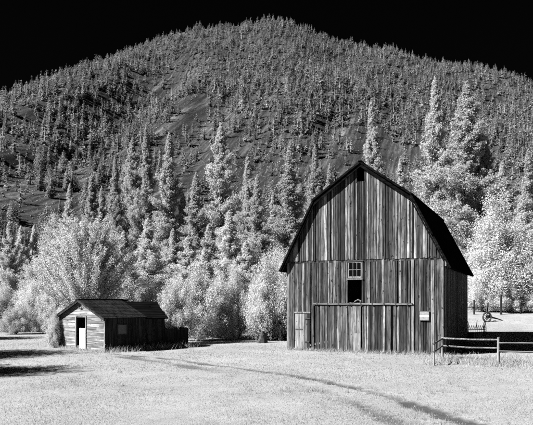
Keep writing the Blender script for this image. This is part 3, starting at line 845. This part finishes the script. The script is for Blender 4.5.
BRD = [
 ('p0',150,57,232,26,'pale pointed tree between the feathery tree and the bright one over the shed','leafy_tree'),
 ('p0',216,55,246,24,'small bright pointed tree standing in the shrubs between shed and barn','leafy_tree'),
 ('p0',250,57,240,26,'small bright pointed tree among the shrubs nearer the barn','leafy_tree'),
 ('l0',119,48,207,80,'broad pale feathery tree towering directly behind the shed','leafy_tree'),
 ('p0',57,76,224,20,'upright leafy tree with clustered points left of the dark gap','poplar_tree'),
 ('p1',66,79,228,20,'upright leafy tree right of the one with clustered points','poplar_tree'),
 ('p0',77,80,227,16,'slim pale leafy tree beside the dark gap left of the feathery tree','poplar_tree'),
 ('d1',91,72,214,30,'rounded leafy tree left of the broad feathery tree','leafy_tree'),
 ('d0',80,66,250,30,'shorter rounded tree in front of the slim pale one','leafy_tree'),
 ('p1',38,78,232,26,'upright leafy tree half cut off by the left edge of the view','poplar_tree'),
 ('p1',170,64,222,36,'bright pointed leafy tree rising over the rear roof of the shed','leafy_tree'),
 ('p0',203,60,236,30,'bright slender leafy tree right of the shed roof','leafy_tree'),
 ('p1',236,62,216,32,'bright pointed leafy tree midway between shed and barn','leafy_tree'),
 ('p0',220,66,226,26,'leafy tree squeezed left of the bright pointed one between shed and barn','leafy_tree'),
 ('d1',256,64,232,30,'leafy tree between the bright pointed one and the barn','leafy_tree'),
 ('p1',190,70,230,24,'shaded leafy tree between the shed roof and the slender bright one','leafy_tree'),
 ('d2',150,66,238,40,'leafy tree filling in right of the feathery tree','leafy_tree'),
 ('d1',276,58,242,30,'pale leafy tree against the left eave of the barn','leafy_tree'),
 ('d1',455,68,196,56,'large bright leafy tree on the edge of the right pasture','leafy_tree'),
 ('d0',424,80,236,28,'round shaded tree against the right eave of the barn','leafy_tree'),
 ('d2',408,84,200,44,'leafy tree behind the right lower slope of the barn roof','leafy_tree'),
 ('d0',484,70,232,36,'dark-sided leafy tree right of the large bright one','leafy_tree'),
 ('p0',476,76,202,30,'upright leafy tree behind the large bright one','leafy_tree'),
 ('d1',510,72,210,46,'leafy tree just beyond the right edge of the view','leafy_tree'),
]
for k, px, Y, yt, wp, lb, nm in BRD: tree(k, px, Y, yt, wp, lb, nm, group='leafy trees at the edge of the meadow')
BSH = [
 ('s0',56,60,274,26,'pale shrub at the back of the meadow below the upright trees'),
 ('s1',74,58,270,28,'pale shrub left of the shed below the rounded tree'),
 ('s2',90,55,276,24,'shrub behind the left corner of the shed'),
 ('s3',62,54,288,24,'low shrub in front of the others left of the shed'),
 ('s1',40,58,272,28,'shrub half cut off by the left edge of the view'),
 ('s2',94,38.6,296,13,'bright narrow shrub touching the left corner of the shed'),
 ('s3',191,42.3,262,30,'big bright shrub over the end of the shed'),
 ('s2',211,45.5,254,34,'big bright shrub between the pen and the gap'),
 ('s2',228,48.5,262,30,'bright shrub behind the shaded gap between shed and barn'),
 ('s1',243,47,256,32,'bright shrub above the shaded grass between shed and barn'),
 ('s0',263,46,250,38,'large bright shrub left of the barn'),
 ('s2',281,48.5,254,24,'bright shrub touching the left wall of the barn'),
 ('s2',150,54,268,40,'shrub behind the rear roof of the shed'),
 ('s1',126,52,274,32,'shrub behind the gable of the shed'),
 ('s2',170,52,270,30,'shrub behind the far end of the shed roof'),
 ('s1',464,66,262,34,'shrub below the large bright tree at the far fence'),
 ('s3',444,66.5,258,30,'shrub at the far fence near the barn wall'),
 ('s2',484,66,272,34,'dark shrub at the right end of the far fence'),
 ('s0',508,63,268,36,'shrub just beyond the right edge of the view'),
 ('s2',103,50,286,22,'shrub peeping between the gable roof and the corner shrub'),
]
for k, px, Y, yt, wp, lb in BSH: tree(k, px, Y, yt, wp, lb, 'shrub', 'shrub', 'shrubs along the back of the meadow')
for k, x, y, h, wm, lb in (('d0',-20.2,22.2,9.8,7.6,'nearest tree beyond the left edge, throwing its shadow over the meadow'),
                           ('d0',-23.9,29.6,11.0,8.2,'middle tree beyond the left edge, its shadow reaching the shed'),
                           ('d0',-31,43.9,10.8,8.0,'farthest tree beyond the left edge, shading the back of the meadow')):
    tree(k, 0, 0, 0, 0, lb, 'leafy_tree', 'tree', 'trees beyond the left edge', xyz=(x, y), h=h, wm=wm)

# ------------------------------------------------------------------ the wooded mountainside
def hill_template(seed, nt, core=True, s0=.112, trunk=False):
    g = np.random.default_rng(seed)
    zz = 1 - np.sqrt(g.random(nt)) * .93; a = g.uniform(0, 2*np.pi, nt)
    fat = (.125, .165, .20, .15, .24, .14, .18)[seed % 7]; shp = (1.0, .9, .75, .95, .7, 1.05, .85)[seed % 7]
    rr = (fat * (1 - zz) ** shp * np.clip(.45 + zz * 4.5, 0, 1) + .006) * g.uniform(.5, 1.15, nt) * (1 + .18 * np.sin(3 * a + seed))
    P = np.stack([np.cos(a)*rr, np.sin(a)*rr, zz], 1); o = np.stack([np.cos(a), np.sin(a), np.zeros(nt)], 1); tn = np.stack([-np.sin(a), np.cos(a), np.zeros(nt)], 1)
    s = (s0 * (.45 + .75 * (1 - zz)) * g.uniform(.6, 1.3, nt))[:, None]
    tn = tn + g.normal(0, .35, (nt, 3))
    v = np.stack([P - tn*s*.5 + [0,0,.0], P + tn*s*.5, P + o*s*.55 + np.array([0,0,1])*s*g.uniform(-.75, .25, (nt, 1))], 1)
    up = np.stack([P - tn*s*.35, P + tn*s*.35, P - o*s*.5 + np.array([0,0,1])*s*.7], 1)[::2]
    v = np.concatenate([v, up], 0).reshape(-1, 3)
    if core:
        k = 4; c = []
        for i in range(k):
            t0, t1 = 2*np.pi*i/k, 2*np.pi*(i+1)/k
            c += [(.05*math.cos(t0), .05*math.sin(t0), -.03), (.05*math.cos(t1), .05*math.sin(t1), -.03), (0, 0, .97)]
        v = np.concatenate([v, np.array(c)], 0)
    return v
# where trees stand
cnt = 46000
cx = rs.uniform(-760, 760, cnt); cy = 108 + (1 - np.sqrt(rs.random(cnt))) * 0 + rs.random(cnt) ** .85 * 765
inview = np.abs(cx) < .50 * cy + 25
cover = fbm(cx - .27*cy, cy * .2, 60, 51, 3) * 1.3 + fbm(cx, cy, 24, 61, 2) * .5
dens = (.50 + .45 * sstep(380, 560, cy) + .40 * cover) * (.16 + .84 * sstep(170, 330, cy)) + .22 * sstep(20, 140, cx) * sstep(330, 200, cy) + .30 * sstep(-45, -90, cx) * sstep(340, 240, cy)
for (px, py, rxx, ryy) in ((205,132,22,40),(190,118,14,34),(215,128,12,30),(368,170,20,30),(360,160,12,26),(96,208,12,16),(72,215,14,16),(262,190,12,18),(150,150,9,30),(125,175,9,26)):
    hx, hy = hit(px, py); dens -= 1.0 * np.exp(-(((cx - hx) / rxx) ** 2 + ((cy - hy) / ryy) ** 2))
keep = inview & (rs.random(cnt) < np.clip(dens, .04, 1)) & (cy < 850)
cx, cy = cx[keep], cy[keep]; cz = terrain(cx, cy)
hh = np.clip(rs.lognormal(2.2, .36, len(cx)), 4.0, 17.0) * (1 - .28 * sstep(560, 800, cy)) * (1 + .25 * fbm(cx, cy, 60, 71, 2)); wf_ = rs.uniform(.8, 1.35, len(cx))
order = np.argsort(-(hh / cy)); near = order[:300]; rest = order[300:]
# tree crowns of the far forest, one mass
T = [hill_template(300 + i, 50) for i in range(7)]
VV = []; TT = []; tone = np.clip(rs.normal(1, .22, len(cx)) * (1 + .25 * fbm(cx, cy, 45, 77, 2)), .45, 1.6)
grp = rs.integers(0, 7, len(rest))
for i in range(7):
    idx = rest[grp == i]; t = T[i]; nI = len(idx)
    ang = rs.uniform(0, 2*np.pi, nI); c, s = np.cos(ang)[:, None], np.sin(ang)[:, None]
    H = hh[idx][:, None]; W = H * wf_[idx][:, None] * 1.15
    X = (t[:, 0] * c - t[:, 1] * s) * W + cx[idx][:, None]; Y = (t[:, 0] * s + t[:, 1] * c) * W + cy[idx][:, None]
    Z = t[:, 2] * H + cz[idx][:, None] - .2
    VV.append(np.stack([X, Y, Z], -1).reshape(-1, 3)); TT.append(np.repeat(tone[idx], len(t)))
VV = np.concatenate(VV); FF = np.arange(len(VV)).reshape(-1, 3)
me = mk_mesh('hillside_forest', VV, FF, [M['leaf_forest']])
at_ = me.attributes.new('tone', 'FLOAT', 'POINT'); at_.data.foreach_set('value', np.concatenate(TT).astype(np.float32))
tag(ob('hillside_forest', me), 'far conifer forest covering the upper mountainside', 'forest', None, 'stuff')
# the nearest three hundred as trees of their own
HT = []
for i in range(6):
    v = hill_template(400 + i, 800, True, .05); nl = len(v) // 3
    tb = MB().tube([(0,0,-.04),(0,0,.4),(0,0,.95)], [.016,.011,.002], 6, False)
    tv = np.array([tuple(p) for p in tb.v]); tf = [q for q in tb.f]
    faces = [(3*k, 3*k+1, 3*k+2) for k in range(nl)] + [tuple(j + len(v) for j in q) for q in tf]
    me = mk_mesh('hillside_conifer', np.concatenate([v, tv]), faces, [M['leaf_hill'], M['bark']], False, [0]*nl + [1]*len(tf))
    HT.append(me)
for j, i in enumerate(near):
    o = ob('hillside_conifer', HT[j % 6], None, (cx[i], cy[i], cz[i]), random.uniform(0, 6.28))
    o.scale = (hh[i] * wf_[i], hh[i] * wf_[i], hh[i])
    tag(o, 'conifer scattered on the lower mountainside above the valley trees', 'tree', 'conifers scattered over the lower mountainside')

# pale talus strewn over the open bands of the slope
nR = 34000
ty_ = rs.uniform(180, 640, nR); tx_ = rs.uniform(-.48, .42, nR) * ty_
band = fbm(tx_ - .27 * ty_, ty_ * .10, 26, 91, 3)
kk = (band > .16 + .25 * sstep(-.05, .15, tx_ / ty_)) | (rs.random(nR) < .12); tx_, ty_ = tx_[kk], ty_[kk]; tzz = terrain(tx_, ty_)
base_ = np.array([(1,0,0),(0,1,0),(-1,0,0),(0,-1,0),(0,0,1),(0,0,-.6)], float); fo = np.array([(0,1,4),(1,2,4),(2,3,4),(3,0,4),(1,0,5),(2,1,5),(3,2,5),(0,3,5)])
sc_ = rs.uniform(.3, 1.1, (len(tx_), 1, 3)) * rs.uniform(.25, .8, (len(tx_), 1, 1)) * np.array([1.2, 1.1, .95])
vv = base_[None] * sc_ * rs.uniform(.7, 1.3, (len(tx_), 6, 1)) + np.stack([tx_, ty_, tzz], -1)[:, None, :]
ff = (fo[None] + 6 * np.arange(len(tx_))[:, None, None]).reshape(-1, 3)
M['talus'] = mat_plain('pale_talus', .06, .9, .4, .35, .1)
tag(ob('talus_rocks', mk_mesh('talus_rocks', vv.reshape(-1, 3), ff, [M['talus']])), 'pale broken rocks strewn down the open mountainside', 'rocks', None, 'stuff')

# ------------------------------------------------------------------ grass
def blades(x, y, h, wdt, name, label, lean=.5):
    nB = len(x); z = terrain(x, y)
    a = rs.uniform(0, 2*np.pi, nB); tx, ty = np.cos(a) * wdt / 2, np.sin(a) * wdt / 2
    lx_, ly_ = rs.normal(0, lean, nB) * h, rs.normal(0, lean, nB) * h
    v = np.stack([np.stack([x - tx, y - ty, z - .01], -1), np.stack([x + tx, y + ty, z - .01], -1), np.stack([x + lx_, y + ly_, z + h], -1)], 1).reshape(-1, 3)
    return tag(ob(name, mk_mesh(name, v, np.arange(3*nB).reshape(-1, 3), [M['weeds' if 'weed' in name else 'grass']])), label, 'grass', None, 'stuff')
def outside(x, y):
    # not inside the barn or the shed
    dx, dy = x - 1.295, y - 37.0; c, s = 8.325/BW, -3.7/BW
    u, v = dx*c + dy*s, -dx*s + dy*c
    k1 = (u > -.05) & (u < BW + .05) & (v > -.06) & (v < BL)
    dx, dy = x + 13.1, y - 38.9; c, s = math.cos(th0), math.sin(th0)
    u, v = dx*c + dy*s, -dx*s + dy*c
    k2 = (u > -.05) & (u < SW + .05) & (v > -.06) & (v < SL + 3)
    return ~(k1 | k2)
nB = 230000
y = 12.5 * (60 / 12.5) ** rs.random(nB); x = rs.uniform(-.52, .52, nB) * y
rm = np.where(y < 49, rut_mask(x, y), 0)
patch = fbm(x, y, 1.6, 81, 3)
k = outside(x, y) & (rs.random(nB) > rm * .93) & (rs.random(nB) < .75 + .5*patch)
x, y, patch = x[k], y[k], patch[k]
blades(x, y, (.02 + .04 * rs.random(len(x))) * (1 + .7 * patch), .010 * np.clip(y / 12, .8, 4), 'meadow_grass', 'short pale grass covering the meadow', .6)
# scattered tufts
nT = 1500
ty0 = 13 * (42 / 13) ** rs.random(nT); tx0 = rs.uniform(-.5, .5, nT) * ty0
kk = (fbm(tx0, ty0, 3.5, 85, 3) > .02); tx0, ty0 = tx0[kk], ty0[kk]
X0 = np.repeat(tx0, 14) + rs.normal(0, .07, 14 * len(tx0)); Y0 = np.repeat(ty0, 14) + rs.normal(0, .07, 14 * len(tx0))
k = outside(X0, Y0) & (rut_mask(X0, Y0) < .3)
blades(X0[k], Y0[k], rs.uniform(.05, .15, k.sum()), np.full(k.sum(), .014), 'grass_tufts', 'scattered taller tufts in the meadow grass', .5)
# taller growth at the feet of walls and fences
segs = [((1.2, 36.9), (9.6, 33.1), 2600, .28, .25), ((9.7, 33.2), (14.4, 44), 900, .3, .3), ((-13.2, 38.7), (-9.3, 35.1), 1100, .22, .2), ((-9.2, 35.2), (-5.0, 39.0), 2200, .42, .3),
        ((7.7, 28.3), (9.0, 31.0), 500, .35, .3), ((9.0, 30.9), (10.8, 28.3), 3000, .24, .55), ((10.7, 28.6), (18.5, 28.4), 9000, .24, .6), ((-6.6, 38.2), (-4.6, 39.4), 700, .4, .2),
        ((9.0, 31.6), (19, 30.2), 7000, .26, .6)]
X, Y, Hh = [], [], []
for (ax, ay), (bx, by), nn, hm, sp in segs:
    t = rs.random(nn); cl = .5 + .5 * np.sin(t * 60 + rs.random()) * np.sin(t * 23)
    X.append(ax + (bx - ax)*t + rs.normal(0, sp, nn)); Y.append(ay + (by - ay)*t + rs.normal(0, sp, nn)); Hh.append(hm * rs.uniform(.25, 1.1, nn) * (.55 + .7*cl))
X, Y, Hh = map(np.concatenate, (X, Y, Hh)); k = outside(X, Y)
blades(X[k], Y[k], Hh[k], np.full(k.sum(), .024), 'tall_weeds', 'taller grass and weeds along walls and fence', .55)
